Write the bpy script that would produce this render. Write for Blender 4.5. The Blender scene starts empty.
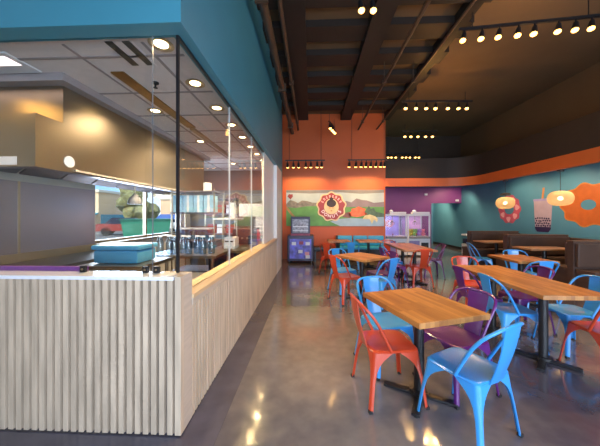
import bpy, bmesh, math, random
from mathutils import Vector, Matrix
random.seed(7)
C = bpy.context.scene.collection
SC = bpy.context.scene
PI = math.pi
SH = 11/260.0            # the camera's small turn to the left of the room's axis

# ------------------------------------------------------------------ colour / materials
def lin(c):
    return tuple(((v/255)/12.92 if v/255 <= 0.04045 else (((v/255)+0.055)/1.055)**2.4) for v in c)

def mat(name, col, rough=0.5, metal=0.0, var=0.08, scale=6.0, spec=0.5, coat=0.0, coat_rough=0.05,
        bump=0.0, stretch=None, emit=None, estr=0.0, rvar=0.0):
    m = bpy.data.materials.new(name); m.use_nodes = True
    nt = m.node_tree; b = nt.nodes['Principled BSDF']
    tc = nt.nodes.new('ShaderNodeTexCoord'); mp = nt.nodes.new('ShaderNodeMapping')
    nt.links.new(tc.outputs['Object'], mp.inputs['Vector'])
    if stretch: mp.inputs['Scale'].default_value = stretch
    nz = nt.nodes.new('ShaderNodeTexNoise'); nz.inputs['Scale'].default_value = scale; nz.inputs['Detail'].default_value = 4
    nt.links.new(mp.outputs['Vector'], nz.inputs['Vector'])
    r = nt.nodes.new('ShaderNodeValToRGB'); c = lin(col)
    r.color_ramp.elements[0].position = 0.3; r.color_ramp.elements[1].position = 0.7
    r.color_ramp.elements[0].color = tuple(max(0, v*(1-var)) for v in c)+(1,)
    r.color_ramp.elements[1].color = tuple(min(1, v*(1+var)) for v in c)+(1,)
    nt.links.new(nz.outputs['Fac'], r.inputs['Fac']); nt.links.new(r.outputs['Color'], b.inputs['Base Color'])
    b.inputs['Roughness'].default_value = rough; b.inputs['Metallic'].default_value = metal
    b.inputs['Specular IOR Level'].default_value = spec
    b.inputs['Coat Weight'].default_value = coat; b.inputs['Coat Roughness'].default_value = coat_rough
    if rvar:
        mr = nt.nodes.new('ShaderNodeMapRange'); mr.inputs['From Min'].default_value = .3; mr.inputs['From Max'].default_value = .7
        mr.inputs['To Min'].default_value = max(0, rough-rvar); mr.inputs['To Max'].default_value = rough+rvar
        nt.links.new(nz.outputs['Fac'], mr.inputs['Value']); nt.links.new(mr.outputs['Result'], b.inputs['Roughness'])
    if bump:
        bp = nt.nodes.new('ShaderNodeBump'); bp.inputs['Strength'].default_value = bump; bp.inputs['Distance'].default_value = .01
        nt.links.new(nz.outputs['Fac'], bp.inputs['Height']); nt.links.new(bp.outputs['Normal'], b.inputs['Normal'])
    if emit:
        b.inputs['Emission Color'].default_value = lin(emit)+(1,); b.inputs['Emission Strength'].default_value = estr
    return m

def glass_mat(name, tint=(255, 255, 255), ior=1.45, extra=0.0, rough=0.0):
    m = bpy.data.materials.new(name); m.use_nodes = True; nt = m.node_tree
    nt.nodes.remove(nt.nodes['Principled BSDF']); out = nt.nodes['Material Output']
    t = nt.nodes.new('ShaderNodeBsdfTransparent'); t.inputs['Color'].default_value = lin(tint)+(1,)
    g = nt.nodes.new('ShaderNodeBsdfGlossy'); g.inputs['Roughness'].default_value = rough
    f = nt.nodes.new('ShaderNodeLayerWeight'); f.inputs['Blend'].default_value = .5      # Facing = 1 - |cos|
    pw = nt.nodes.new('ShaderNodeMath'); pw.operation = 'POWER'; pw.inputs[1].default_value = 5
    nt.links.new(f.outputs['Facing'], pw.inputs[0])
    f0 = ((ior-1)/(ior+1))**2+extra                                                       # Schlick
    a = nt.nodes.new('ShaderNodeMath'); a.operation = 'MULTIPLY_ADD'; a.use_clamp = True
    a.inputs[1].default_value = 1-f0; a.inputs[2].default_value = f0; nt.links.new(pw.outputs[0], a.inputs[0])
    mx = nt.nodes.new('ShaderNodeMixShader'); nt.links.new(a.outputs[0], mx.inputs['Fac'])
    nt.links.new(t.outputs[0], mx.inputs[1]); nt.links.new(g.outputs[0], mx.inputs[2])
    nt.links.new(mx.outputs[0], out.inputs['Surface'])
    return m

def emis(name, col, s):
    m = bpy.data.materials.new(name); m.use_nodes = True; nt = m.node_tree
    b = nt.nodes['Principled BSDF']; b.inputs['Base Color'].default_value = lin(col)+(1,)
    b.inputs['Emission Color'].default_value = lin(col)+(1,); b.inputs['Emission Strength'].default_value = s
    return m

def wood_top(name):
    """Butcher block: staves along local Y, each its own tone."""
    m = bpy.data.materials.new(name); m.use_nodes = True; nt = m.node_tree; b = nt.nodes['Principled BSDF']
    tc = nt.nodes.new('ShaderNodeTexCoord'); sp = nt.nodes.new('ShaderNodeSeparateXYZ')
    nt.links.new(tc.outputs['Object'], sp.inputs[0])
    cb = nt.nodes.new('ShaderNodeCombineXYZ')
    nt.links.new(sp.outputs['Y'], cb.inputs['X']); nt.links.new(sp.outputs['X'], cb.inputs['Y'])
    br = nt.nodes.new('ShaderNodeTexBrick'); nt.links.new(cb.outputs[0], br.inputs['Vector'])
    br.inputs['Scale'].default_value = 1; br.inputs['Brick Width'].default_value = .37; br.inputs['Row Height'].default_value = .036
    br.inputs['Mortar Size'].default_value = .0006; br.offset = .37; br.offset_frequency = 2
    br.inputs['Color1'].default_value = lin((182, 128, 70))+(1,); br.inputs['Color2'].default_value = lin((136, 86, 42))+(1,)
    br.inputs['Mortar'].default_value = lin((140, 88, 40))+(1,)
    nz = nt.nodes.new('ShaderNodeTexNoise'); nz.inputs['Scale'].default_value = 5
    mp = nt.nodes.new('ShaderNodeMapping'); mp.inputs['Scale'].default_value = (12, 1, 12)
    nt.links.new(tc.outputs['Object'], mp.inputs[0]); nt.links.new(mp.outputs[0], nz.inputs['Vector'])
    mx = nt.nodes.new('ShaderNodeMix'); mx.data_type = 'RGBA'; mx.blend_type = 'MULTIPLY'; mx.inputs['Factor'].default_value = .35
    rp = nt.nodes.new('ShaderNodeValToRGB'); rp.color_ramp.elements[0].color = (.6, .55, .5, 1); rp.color_ramp.elements[1].color = (1.0, 1.0, 1.0, 1)
    rp.color_ramp.elements[0].position = .3; rp.color_ramp.elements[1].position = .65
    nt.links.new(nz.outputs['Fac'], rp.inputs['Fac'])
    nt.links.new(br.outputs['Color'], mx.inputs['A']); nt.links.new(rp.outputs['Color'], mx.inputs['B'])
    nt.links.new(mx.outputs['Result'], b.inputs['Base Color'])
    b.inputs['Roughness'].default_value = .38; b.inputs['Coat Weight'].default_value = .15; b.inputs['Coat Roughness'].default_value = .15
    return m

def floor_mat(name):
    m = bpy.data.materials.new(name); m.use_nodes = True; nt = m.node_tree; b = nt.nodes['Principled BSDF']
    tc = nt.nodes.new('ShaderNodeTexCoord')
    n1 = nt.nodes.new('ShaderNodeTexNoise'); n1.inputs['Scale'].default_value = .55; n1.inputs['Detail'].default_value = 5; n1.inputs['Distortion'].default_value = .6
    n2 = nt.nodes.new('ShaderNodeTexNoise'); n2.inputs['Scale'].default_value = 9; n2.inputs['Detail'].default_value = 8
    for n in (n1, n2): nt.links.new(tc.outputs['Object'], n.inputs['Vector'])
    r1 = nt.nodes.new('ShaderNodeValToRGB')
    r1.color_ramp.elements[0].position = .38; r1.color_ramp.elements[0].color = lin((76, 74, 86))+(1,)
    r1.color_ramp.elements[1].position = .62; r1.color_ramp.elements[1].color = lin((132, 126, 124))+(1,)
    nt.links.new(n1.outputs['Fac'], r1.inputs['Fac'])
    r2 = nt.nodes.new('ShaderNodeValToRGB')
    r2.color_ramp.elements[0].position = .3; r2.color_ramp.elements[0].color = (.72, .72, .74, 1)
    r2.color_ramp.elements[1].position = .7; r2.color_ramp.elements[1].color = (1, 1, 1, 1)
    nt.links.new(n2.outputs['Fac'], r2.inputs['Fac'])
    mx = nt.nodes.new('ShaderNodeMix'); mx.data_type = 'RGBA'; mx.blend_type = 'MULTIPLY'; mx.inputs['Factor'].default_value = .7
    nt.links.new(r1.outputs['Color'], mx.inputs['A']); nt.links.new(r2.outputs['Color'], mx.inputs['B'])
    nt.links.new(mx.outputs['Result'], b.inputs['Base Color'])
    mr = nt.nodes.new('ShaderNodeMapRange'); mr.inputs['From Min'].default_value = .35; mr.inputs['From Max'].default_value = .7
    mr.inputs['To Min'].default_value = .10; mr.inputs['To Max'].default_value = .26
    nt.links.new(n2.outputs['Fac'], mr.inputs['Value']); nt.links.new(mr.outputs['Result'], b.inputs['Roughness'])
    b.inputs['Specular IOR Level'].default_value = .6
    b.inputs['Coat Weight'].default_value = .55; b.inputs['Coat Roughness'].default_value = .07
    bp = nt.nodes.new('ShaderNodeBump'); bp.inputs['Strength'].default_value = .05; bp.inputs['Distance'].default_value = .02
    nt.links.new(n1.outputs['Fac'], bp.inputs['Height'])
    nt.links.new(bp.outputs['Normal'], b.inputs['Normal']); nt.links.new(bp.outputs['Normal'], b.inputs['Coat Normal'])
    return m

M = {}
M['floor'] = floor_mat('polished_concrete')
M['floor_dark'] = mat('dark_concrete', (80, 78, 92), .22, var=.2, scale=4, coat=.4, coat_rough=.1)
M['teal_wall'] = mat('teal_paint', (76, 132, 156), .55, var=.05, scale=2)
M['soffit'] = mat('blue_teal_paint', (62, 130, 150), .42, var=.04, scale=2)
M['orange'] = mat('orange_paint', (178, 82, 30), .5, var=.05, scale=2)
M['orange_trim'] = mat('burnt_orange_paint', (196, 98, 44), .5, var=.05, scale=2)
M['purple_wall'] = mat('purple_paint', (116, 50, 114), .55, var=.05, scale=2)
M['dark'] = mat('dark_brown_paint', (52, 42, 34), .7, var=.15, scale=3)
M['black_brown'] = mat('black_brown_paint', (34, 28, 25), .7, var=.1)
M['upper'] = mat('upper_wall_brown', (96, 78, 58), .7, var=.1, scale=1)
M['deck'] = mat('ceiling_deck_brown', (104, 84, 60), .75, var=.12, scale=1.2)
M['beam'] = mat('black_brown_steel', (30, 24, 20), .6, var=.15, scale=3)
M['black'] = mat('black_metal', (22, 22, 25), .4, var=.1)
M['rubber'] = mat('black_rubber', (25, 25, 27), .7, var=.1)
M['white_wall'] = mat('cream_wall_panel', (205, 198, 186), .35, var=.03)
M['white_gloss'] = mat('glossy_white_panel', (232, 230, 226), .3, var=.02, spec=.25)
M['tile'] = mat('ceiling_tile', (222, 212, 212), .8, var=.04, scale=20)
M['grid'] = mat('ceiling_grid_grey', (150, 140, 142), .6, var=.03)
M['steel'] = mat('brushed_steel', (168, 152, 128), .3, metal=1, var=.02, scale=1.2)
M['steel_dark'] = mat('dull_steel', (150, 144, 156), .38, metal=1, var=.03, scale=1.2)
M['slat'] = mat('whitewashed_wood', (192, 174, 152), .55, var=.2, scale=3, stretch=(6, 6, .8))
M['slat_back'] = mat('slat_backing_grey', (128, 118, 112), .7, var=.06)
M['ledge'] = mat('white_quartz', (226, 230, 238), .14, var=.02, coat=.4)
M['cap_wood'] = mat('oak_cap', (204, 174, 132), .4, var=.12, scale=4, stretch=(10, 1, 10))
M['pale_wood'] = mat('pale_wood', (190, 176, 160), .5, var=.1, scale=4, stretch=(8, 1, 8))
M['booth'] = mat('dark_booth_laminate', (76, 56, 47), .45, var=.14, scale=3, stretch=(1, 1, 6))
M['booth_cap'] = mat('booth_edge', (92, 66, 50), .45, var=.1)
M['table_top'] = wood_top('butcher_block')
M['blue'] = mat('blue_chair_paint', (52, 142, 216), .28, var=.04, coat=.35, coat_rough=.12)
M['red'] = mat('orange_red_chair_paint', (182, 62, 34), .3, var=.05, coat=.35, coat_rough=.12)
M['purple'] = mat('purple_chair_paint', (86, 24, 104), .28, var=.05, coat=.4, coat_rough=.1)
M['cushion'] = mat('teal_vinyl', (40, 148, 200), .4, var=.05)
M['glass'] = glass_mat('clear_glass', (247, 250, 250))
M['case_glass'] = glass_mat('case_glass', (250, 250, 252), ior=1.25)
M['jar_glass'] = glass_mat('jar_glass', (205, 220, 235), ior=1.45, extra=.12, rough=.05)
M['joint'] = mat('pale_silicone', (205, 210, 212), .4, var=.02)
M['bulb'] = emis('warm_bulb', (255, 190, 100), 7)
M['down'] = emis('downlight_lens', (255, 224, 170), 14)
M['fluor'] = emis('fluorescent_tube', (255, 225, 225), 2.2)
M['white'] = mat('white_plastic', (226, 228, 232), .4, var=.03)
M['grey'] = mat('grey_plastic', (120, 122, 128), .45, var=.06)
M['navy'] = mat('navy_panel', (34, 38, 66), .4, var=.1)
M['blue_tub'] = mat('blue_plastic_tub', (86, 158, 200), .32, var=.04)
M['purple_strip'] = mat('purple_edge', (112, 52, 140), .3, var=.08, scale=3)

# ------------------------------------------------------------------ mesh builder
class MB:
    def __init__(s): s.bm = bmesh.new()
    def box(s, c, d, rz=0, bev=0, M4=None):
        r = bmesh.ops.create_cube(s.bm, size=1)
        vs = r['verts']
        bmesh.ops.scale(s.bm, vec=d, verts=vs)
        if bev:
            es = list({e for v in vs for e in v.link_edges})
            rr = bmesh.ops.bevel(s.bm, geom=es, offset=bev, segments=2, profile=.7, affect='EDGES')
            vs = list({v for f in rr['faces'] for v in f.verts} | {v for v in vs if v.is_valid})
        mx = Matrix.Translation(c) @ Matrix.Rotation(rz, 4, 'Z')
        if M4 is not None: mx = M4 @ mx
        bmesh.ops.transform(s.bm, matrix=mx, verts=vs)
        return s
    def b2(s, lo, hi, bev=0):
        return s.box([(a+b)/2 for a, b in zip(lo, hi)], [abs(b-a) for a, b in zip(lo, hi)], bev=bev)
    def cyl(s, p0, p1, r0, r1=None, n=16):
        p0, p1 = Vector(p0), Vector(p1); d = p1-p0
        if r1 is None: r1 = r0
        r = bmesh.ops.create_cone(s.bm, cap_ends=True, segments=n, radius1=r0, radius2=r1, depth=d.length)
        q = Vector((0, 0, 1)).rotation_difference(d.normalized())
        bmesh.ops.transform(s.bm, matrix=Matrix.Translation((p0+p1)/2) @ q.to_matrix().to_4x4(), verts=r['verts'])
        return s
    def ball(s, c, r, sc=(1, 1, 1), n=16):
        q = bmesh.ops.create_uvsphere(s.bm, u_segments=n, v_segments=max(8, n*2//3), radius=r)
        bmesh.ops.transform(s.bm, matrix=Matrix.Translation(c) @ Matrix.Diagonal((*sc, 1)), verts=q['verts'])
        return s
    def ico(s, c, r, sub=2, jit=0, sc=(1, 1, 1)):
        q = bmesh.ops.create_icosphere(s.bm, subdivisions=sub, radius=r)
        for v in q['verts']: v.co *= 1+random.uniform(-jit, jit)
        bmesh.ops.transform(s.bm, matrix=Matrix.Translation(c) @ Matrix.Diagonal((*sc, 1)), verts=q['verts'])
        return s
    def tube(s, pts, r, n=10, caps=True):
        pts = [Vector(p) for p in pts]; rings = []; prev = None
        for i, p in enumerate(pts):
            t = (pts[min(i+1, len(pts)-1)]-pts[max(i-1, 0)]).normalized()
            if prev is None:
                a = Vector((0, 0, 1)) if abs(t.z) < .9 else Vector((1, 0, 0))
                u = t.cross(a).normalized()
            else:
                u = (prev-t*prev.dot(t)).normalized()
            w = t.cross(u); prev = u
            rings.append([s.bm.verts.new(p+(u*math.cos(2*PI*k/n)+w*math.sin(2*PI*k/n))*r) for k in range(n)])
        for a, b in zip(rings, rings[1:]):
            for k in range(n): s.bm.faces.new((a[k], a[(k+1) % n], b[(k+1) % n], b[k]))
        if caps: s.bm.faces.new(rings[0][::-1]); s.bm.faces.new(rings[-1])
        return s
    def lathe(s, prof, c=(0, 0, 0), n=24, sc=(1, 1)):
        rings = [[s.bm.verts.new((c[0]+r*math.cos(2*PI*k/n)*sc[0], c[1]+r*math.sin(2*PI*k/n)*sc[1], c[2]+z)) for k in range(n)] for r, z in prof]
        for a, b in zip(rings, rings[1:]):
            for k in range(n): s.bm.faces.new((a[k], a[(k+1) % n], b[(k+1) % n], b[k]))
        if prof[0][0] > 1e-4: s.bm.faces.new(rings[0][::-1])
        if prof[-1][0] > 1e-4: s.bm.faces.new(rings[-1])
        return s
    def prism(s, poly, f, t):
        """poly: 2-D outline; f(u, v, w) -> point; extruded from w=0 to w=t."""
        a = [s.bm.verts.new(f(u, v, 0)) for u, v in poly]; b = [s.bm.verts.new(f(u, v, t)) for u, v in poly]
        n = len(poly); s.bm.faces.new(a); s.bm.faces.new(b[::-1])
        for k in range(n): s.bm.faces.new((a[k], b[k], b[(k+1) % n], a[(k+1) % n]))
        return s
    def loft(s, rings, closed=True, caps=True):
        R = [[s.bm.verts.new(p) for p in r] for r in rings]
        n = len(R[0])
        for a, b in zip(R, R[1:]):
            for k in range(n if closed else n-1): s.bm.faces.new((a[k], a[(k+1) % n], b[(k+1) % n], b[k]))
        if caps: s.bm.faces.new(R[0][::-1]); s.bm.faces.new(R[-1])
        return s
    def mesh(s, name, smooth=None):
        bmesh.ops.recalc_face_normals(s.bm, faces=s.bm.faces)
        me = bpy.data.meshes.new(name); s.bm.to_mesh(me); s.bm.free()
        if smooth:
            me.polygons.foreach_set('use_smooth', [True]*len(me.polygons))
            me.set_sharp_from_angle(angle=math.radians(smooth))
        return me
    def build(s, name, m, parent=None, smooth=None, loc=None):
        o = bpy.data.objects.new(name, s.mesh(name, smooth)); C.objects.link(o)
        o.data.materials.append(m)
        if parent is not None: o.parent = parent
        if loc: o.location = loc
        return o

def tag(o, label=None, cat=None, group=None, kind=None):
    if label: o['label'] = label
    if cat: o['category'] = cat
    if group: o['group'] = group
    if kind: o['kind'] = kind
    return o
def thing(name, label, cat, loc=(0, 0, 0), rz=0, group=None):
    o = bpy.data.objects.new(name, None); C.objects.link(o); o.empty_display_size = .1
    o.location = loc; o.rotation_euler = (0, 0, rz)
    return tag(o, label, cat, group)
def struct(o): o['kind'] = 'structure'; return o
def sempty(name, loc=(0, 0, 0)):
    o = bpy.data.objects.new(name, None); C.objects.link(o); o.location = loc; return struct(o)
def children(o): return [c for c in C.objects if c.parent == o]
def copy_tree(o, parent=None):
    c = o.copy(); C.objects.link(c)
    if parent is not None: c.parent = parent
    for ch in children(o): copy_tree(ch, c)
    return c
def P(x, d, z=0): return (x, d+SH*x, z)      # point at camera depth d, x to the right

# ------------------------------------------------------------------ levels of the room
XL, XR = -3.45, 6.4         # kitchen wall, dining wall
YB, YR = 8.72, 13.9         # orange wall, end of the passage
Y0 = -1.7                   # storefront
ZC = 4.85                   # deck
CX, CY = -.845, 1.655       # corner of the counter
KZ = 2.73                   # kitchen ceiling
SB = 2.70                   # soffit underside

# floor, outer walls
struct(MB().b2((XL-.2, Y0-.2, -.12), (XR+.2, YR+.2, 0)).build('floor', M['floor']))
M['kbounce'] = mat('kitchen_bounce_tile', (176, 170, 168), .4, var=.06)
struct(MB().b2((XL, CY+.17, 0), (CX-.15, 7.3, .006)).build('floor_kitchen', M['kbounce']))  # pale layer added to bounce light up to the kitchen ceiling
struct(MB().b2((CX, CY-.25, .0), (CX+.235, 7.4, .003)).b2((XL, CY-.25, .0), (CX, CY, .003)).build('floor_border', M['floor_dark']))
struct(MB().b2((XR, Y0, 0), (XR+.15, YR, ZC)).build('wall_right', M['teal_wall']))
struct(MB().b2((2.46, YR, 0), (XR+.15, YR+.15, ZC)).build('wall_passage', M['teal_wall']))
struct(MB().b2((XR-.015, 4.0, 0), (XR, YR, .11)).build('baseboard_right', M['rubber']))
struct(MB().b2((-1.9, YB, 0), (2.46, YB+.15, ZC)).build('wall_back', M['orange']))
struct(MB().b2((2.31, YB+.15, 0), (2.46, YR, ZC)).build('wall_recess', M['purple_wall']))
# purple wall with the passage header
YP = 11.35
struct(MB().b2((2.46, YP, 0), (5.14, YP+.12, 2.72)).b2((5.14, YP, 1.99), (XR, YP+.12, 2.72)).build('wall_purple', M['purple_wall']))
struct(MB().b2((2.46, YP, 2.72), (XR, YP+.12, ZC)).build('wall_upper', M['dark']))
# storefront behind the camera
w = MB()
w.b2((XL-.15, Y0-.15, 0), (-.9, Y0, ZC)).b2((-.9, Y0-.15, 2.9), (XR, Y0, ZC)).b2((-.9, Y0-.15, 0), (XR, Y0, .25))
for x in (1.5, 3.9): w.b2((x-.06, Y0-.15, .25), (x+.06, Y0, 2.9))
w.b2((6.28, Y0-.15, .25), (XR+.15, Y0, 2.9))
struct(w.build('wall_rear', M['dark']))
w3 = sempty('window_3', (0, Y0-.08, 0))
for a, b in ((-.9, 1.44), (1.56, 3.84), (3.96, 6.28)):
    MB().b2((a, -.006, .25), (b, .006, 2.9)).build('pane', M['glass'], w3)
struct(MB().b2((XL-.15, Y0, 0), (XL, 4.02, ZC)).b2((XL-.15, 4.02, 0), (XL, 6.75, 1.0)).b2((XL-.15, 4.02, 2.0), (XL, 6.75, ZC))
       .b2((XL-.15, 6.75, 0), (XL, 7.3, ZC)).build('wall_left', M['white_wall']))
# window in the kitchen's left wall
w1 = sempty('window_1', (XL-.07, 4.02, 1.0))
f = MB()
for a, b in (((-.03, 0, 0), (.03, 2.73, .04)), ((-.03, 0, .96), (.03, 2.73, 1.0))): f.b2(a, b)
for y in (0, 1.33, 2.69): f.b2((-.03, y, .04), (.03, y+.04, .96))
f.build('window_frame', M['steel'], w1)
for y in (.04, 1.37): MB().b2((-.005, y, .04), (.005, y+1.29 if y < 1 else 2.69, .96)).build('pane', M['glass'], w1)
MB().b2((.03, -.02, -.03), (.2, 2.75, 0)).build('sill', M['steel'], w1)

M['kgrey'] = mat('grey_kitchen_panel', (122, 108, 100), .4, var=.05)
# ------------------------------------------------------------------ kitchen shell
struct(MB().b2((XL, 7.3, 0), (CX-.12, 7.42, ZC)).build('wall_kitchen', M['kgrey']))
# soffit (bulkhead) above the glass: front run and side run
s = MB()
s.b2((XL, CY, SB), (CX, CY+.14, ZC)).b2((CX-.12, CY+.14, SB), (CX, 7.45, ZC))
struct(s.build('wall_soffit', M['soffit']))
struct(MB().b2((CX-.17, 6.42, 0), (CX, 7.45, SB)).b2((CX-.12, 5.06, .886), (CX-.075, 6.42, SB)).build('wall_pillar', M['white_gloss']))
struct(MB().b2((CX-.3, 7.45, 0), (CX-.12, YB, ZC)).build('wall_hall', M['teal_wall']))
k = MB(); k.b2((XL, CY+.13, KZ), (CX-.1, 7.35, KZ+.05))
struct(k.build('ceiling_kitchen', M['tile']))
g = MB()
for y in [CY+.22+.61*i for i in range(10)]: g.b2((XL, y+.15, KZ-.006), (CX-.17, y+.175, KZ))
for x in (-1.25, -1.86, -2.47, -3.08): g.b2((x-.012, CY+.22, KZ-.0055), (x+.012, 7.3, KZ))
struct(g.build('trim_1', M['grid']))

# ------------------------------------------------------------------ slatted counter
cn = thing('slatted_counter', 'L-shaped serving counter clad in pale whitewashed vertical wood slats under the kitchen glass', 'counter')
CH, CS = 1.045, .885
b = MB(); b.b2((XL+.02, CY+.03, 0), (CX-.03, CY+.16, CH-.05)); b.b2((CX-.14, CY+.16, 0), (CX-.03, 6.42, CS-.03))
b.build('backing', M['slat_back'], cn)
f = MB(); x = CX-.037
f.b2((CX-.04, CY, .012), (CX, CY+.04, CH))
while x-.095 > XL:
    x -= .0545; f.b2((x, CY+random.uniform(0, .002), .012), (x+.0345, CY+.03, CH-.024), bev=.002)
f.build('front_slats', M['slat'], cn)
f = MB(); y = CY+.04
for yy in (0, .06, .1): pass
y = CY+.17
while y < 6.40:
    f.b2((CX-.03, y, .012), (CX-random.uniform(0, .002), y+.036, CS-.035)); y += .0545
f.build('side_slats', M['slat'], cn)
MB().b2((CX-.19, CY+.04, .012), (CX, CY+.16, CH)).build('end_board', M['pale_wood'], cn)
MB().b2((XL+.02, CY-.012, CH-.024), (CX-.045, CY+.155, CH), bev=.004).build('ledge', M['ledge'], cn)
MB().b2((CX-.19, CY+.162, CS-.03), (CX+.012, 6.42, CS), bev=.005).build('wood_cap', M['cap_wood'], cn)
MB().b2((CX-.02, CY+.162, CS-.075), (CX+.006, 6.42, CS-.03)).build('cap_fascia', M['pale_wood'], cn)

# glass screens
GY, GX = CY+.125, CX-.085
w2 = sempty('window_2', (0, 0, 0))
xs = [XL+.02, -1.60, -1.11, GX]
MB().b2((xs[0], GY-.006, CH+.002), (xs[-1], GY+.006, SB)).build('pane', M['glass'], w2)
MB().b2((xs[2]-.0008, GY-.0062, CH), (xs[2]+.0008, GY+.0062, SB)).build('joint', M['grey'], w2)
ys = [GY, 2.93, 4.03, 5.05]
for a, b_ in zip(ys, ys[1:]): MB().b2((GX-.006, a, CS), (GX+.006, b_, SB)).build('pane', M['glass'], w2)
for y in ys[1:-1]: MB().b2((GX-.007, y-.004, CS), (GX+.007, y+.004, SB)).build('joint', M['joint'], w2)
MB().b2((GX-.009, GY-.009, CS), (GX+.009, GY+.009, SB)).build('corner_post', M['black'], w2)
MB().b2((GX-.009, GY, SB-.02), (GX+.012, 5.05, SB)).build('head_channel', M['black'], w2)
for i, px in enumerate((-1.60, -1.15, -1.07)):
    q = thing('glass_clamp', ['black glass clamp at the end of the purple strip', 'black glass clamp on the white ledge, left of the close pair',
              'black glass clamp on the white ledge, right of the close pair'][i], 'clamp', (px, GY-.004, CH), group='clamps on the counter glass')
    MB().b2((-.02, -.022, 0), (.02, -.002, .045), bev=.003).build('clamp_body', M['black'], q)
    MB().cyl((0, -.022, .022), (0, -.027, .022), .007).build('screw', M['steel'], q)

# ------------------------------------------------------------------ extractor hood
HX, H0, H1, H2 = -2.32, 2.10, 2.34, 5.55
hd = thing('extractor_hood', 'long stainless steel extractor hood hanging over the cook line', 'extractor hood', (XL, 3.8, 1.86))
def L(x, y, z): return (x-XL, y-3.8, z-1.86)
o = MB()      # lower canopy: open-bottomed shell
o.b2(L(XL+.01, H0, 1.86), L(HX, H0+.02, 2.31)).b2(L(HX-.02, H0+.02, 1.86), L(HX, H2, 2.31)).b2(L(XL+.01, H2-.02, 1.86), L(HX-.02, H2, 2.31))
o.b2(L(XL+.01, H0+.02, 2.20), L(HX-.02, H2-.02, 2.22))
o.build('canopy', M['steel'], hd)
MB().b2(L(XL+.01, H1, 2.31), L(HX, H2, 2.66)).build('enclosure', M['steel'], hd)
o = MB(); o.b2(L(HX-.11, H0+.02, 1.86), L(HX-.02, H2-.02, 1.875)).b2(L(XL+.01, H0+.02, 1.86), L(HX-.11, H0+.1, 1.875))
o.build('drip_gutter', M['steel_dark'], hd)
o = MB()
for i in range(7):
    y = H0+.15+i*.47
    o.prism([(0, 0), (.42, .27), (.42, .29), (0, .02)], lambda u, v, w, y=y: L(XL+.25+u, y+w, 1.9+v), .44)
o.build('grease_filters', M['steel_dark'], hd)
MB().b2(L(HX, H0+.35, 1.875), L(HX+.02, H2-.4, 1.895)).build('edge_rail', M['pale_wood'], hd)
MB().b2(L(HX-.33, H0-.004, 1.875), L(HX-.17, H0, 1.945)).build('notice', M['white'], hd)
MB().cyl(L(HX, H0+.30, 1.96), L(HX+.006, H0+.30, 1.96), .055, n=20).build('round_sticker', M['white'], hd)
MB().b2(L(HX-.012, H0-.012, 1.86), L(HX+.006, H0+.006, 2.31)).build('corner_trim', M['steel'], hd)
struct(MB().b2((XL, H1-.1, 2.66), (HX+.1, H2+.1, KZ)).build('trim_2', M['grid']))
# backsplash
bk = thing('backsplash', 'tall brushed stainless steel wall sheets behind the cook line', 'wall panel', (XL+.001, 2.9, .92))
for a, b_ in ((-1.1, -.62), (-.615, .02), (.025, 1.1)): MB().b2((0, a, 0), (.006, b_, .93)).build('steel_sheet', M['steel_dark'], bk)
for y in (-.6175, .0225): MB().b2((.006, y-.012, 0), (.013, y+.012, .93)).build('seam_strip', M['steel'], bk)
# cook line
gr = thing('griddle', 'wide steel cooking griddle with dark top against the steel wall', 'griddle', (XL+.01, 2.9, 0))
MB().b2((0, -.98, .12), (.78, 1.08, .86)).build('body', M['steel_dark'], gr)
MB().b2((0.02, -.96, .86), (.72, 1.06, .9)).build('hot_plate', M['black'], gr)
MB().b2((.0, -.98, .9), (.02, 1.08, 1.0)).b2((.02, -.98, .86), (.72, -.96, .97)).b2((.02, 1.06, .86), (.72, 1.08, .97)).build('splash_guard', M['steel'], gr)
for y in (-.75, -.35, .05, .45, .85): MB().cyl((.78, y, .74), (.81, y, .74), .03).build('knob', M['black'], gr)
for y in (-.9, 1.0):
    for x in (.06, .72): MB().cyl((x, y, 0), (x, y, .12), .025).build('leg', M['steel'], gr)
def prep_table(x0, x1, y0, y1, label, z=.92):
    t = thing('prep_table', label, 'table', ((x0+x1)/2, (y0+y1)/2, 0), group='steel prep tables')
    a, b_ = (x1-x0)/2, (y1-y0)/2
    MB().b2((-a, -b_, z-.04), (a, b_, z), bev=.006).build('worktop', M['steel'], t)
    MB().b2((-a+.05, -b_+.05, .25), (a-.05, b_-.05, .27)).build('undershelf', M['steel_dark'], t)
    for sx in (-1, 1):
        for sy in (-1, 1): MB().cyl((sx*(a-.06), sy*(b_-.06), 0), (sx*(a-.06), sy*(b_-.06), z-.04), .02).build('leg', M['steel'], t)
    return t
prep_table(-2.45, -1.75, 2.6, 3.25, 'steel prep table under the pale blue lidded tub')
prep_table(-2.2, -1.25, 3.35, 4.1, 'steel prep table holding the clear jars')
q = thing('lidded_tub', 'pale blue rounded plastic tub standing on a steel prep table', 'tub', (-2.12, 2.9, .92))
MB().b2((-.25, -.17, 0), (.25, .17, .15), bev=.04).build('tub_body', M['blue_tub'], q, smooth=50)
MB().b2((-.265, -.185, .15), (.265, .185, .2), bev=.022).build('lid', M['blue_tub'], q, smooth=50)
tag(MB().b2((XL+.02, GY+.02, CH-.045), (-1.62, GY+.05, CH+.03)).build('purple_strip', M['purple_strip']), 'purple strip lying behind the glass along the white ledge', 'strip')
tag(MB().b2((XL+.02, GY+.05, CH-.09), (GX-.02, GY+.1, CH-.045)).build('inner_shelf', M['steel']), 'steel inner shelf running behind the front glass', 'shelf')
# jars
for i in range(8):
    x = -2.08+.1*i; y = 3.5+.06*(i % 2)
    q = thing('glass_jar', 'clear glass jar in the row on the steel prep table', 'jar', (x, y, .92), group='clear jars in a row')
    MB().lathe([(.043, 0), (.046, .02), (.046, .16), (.03, .2), (.03, .23)], n=14).build('jar_body', M['jar_glass'], q, smooth=40)
    MB().cyl((0, 0, .23), (0, 0, .25), .033).build('lid', M['white'], q)
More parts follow.
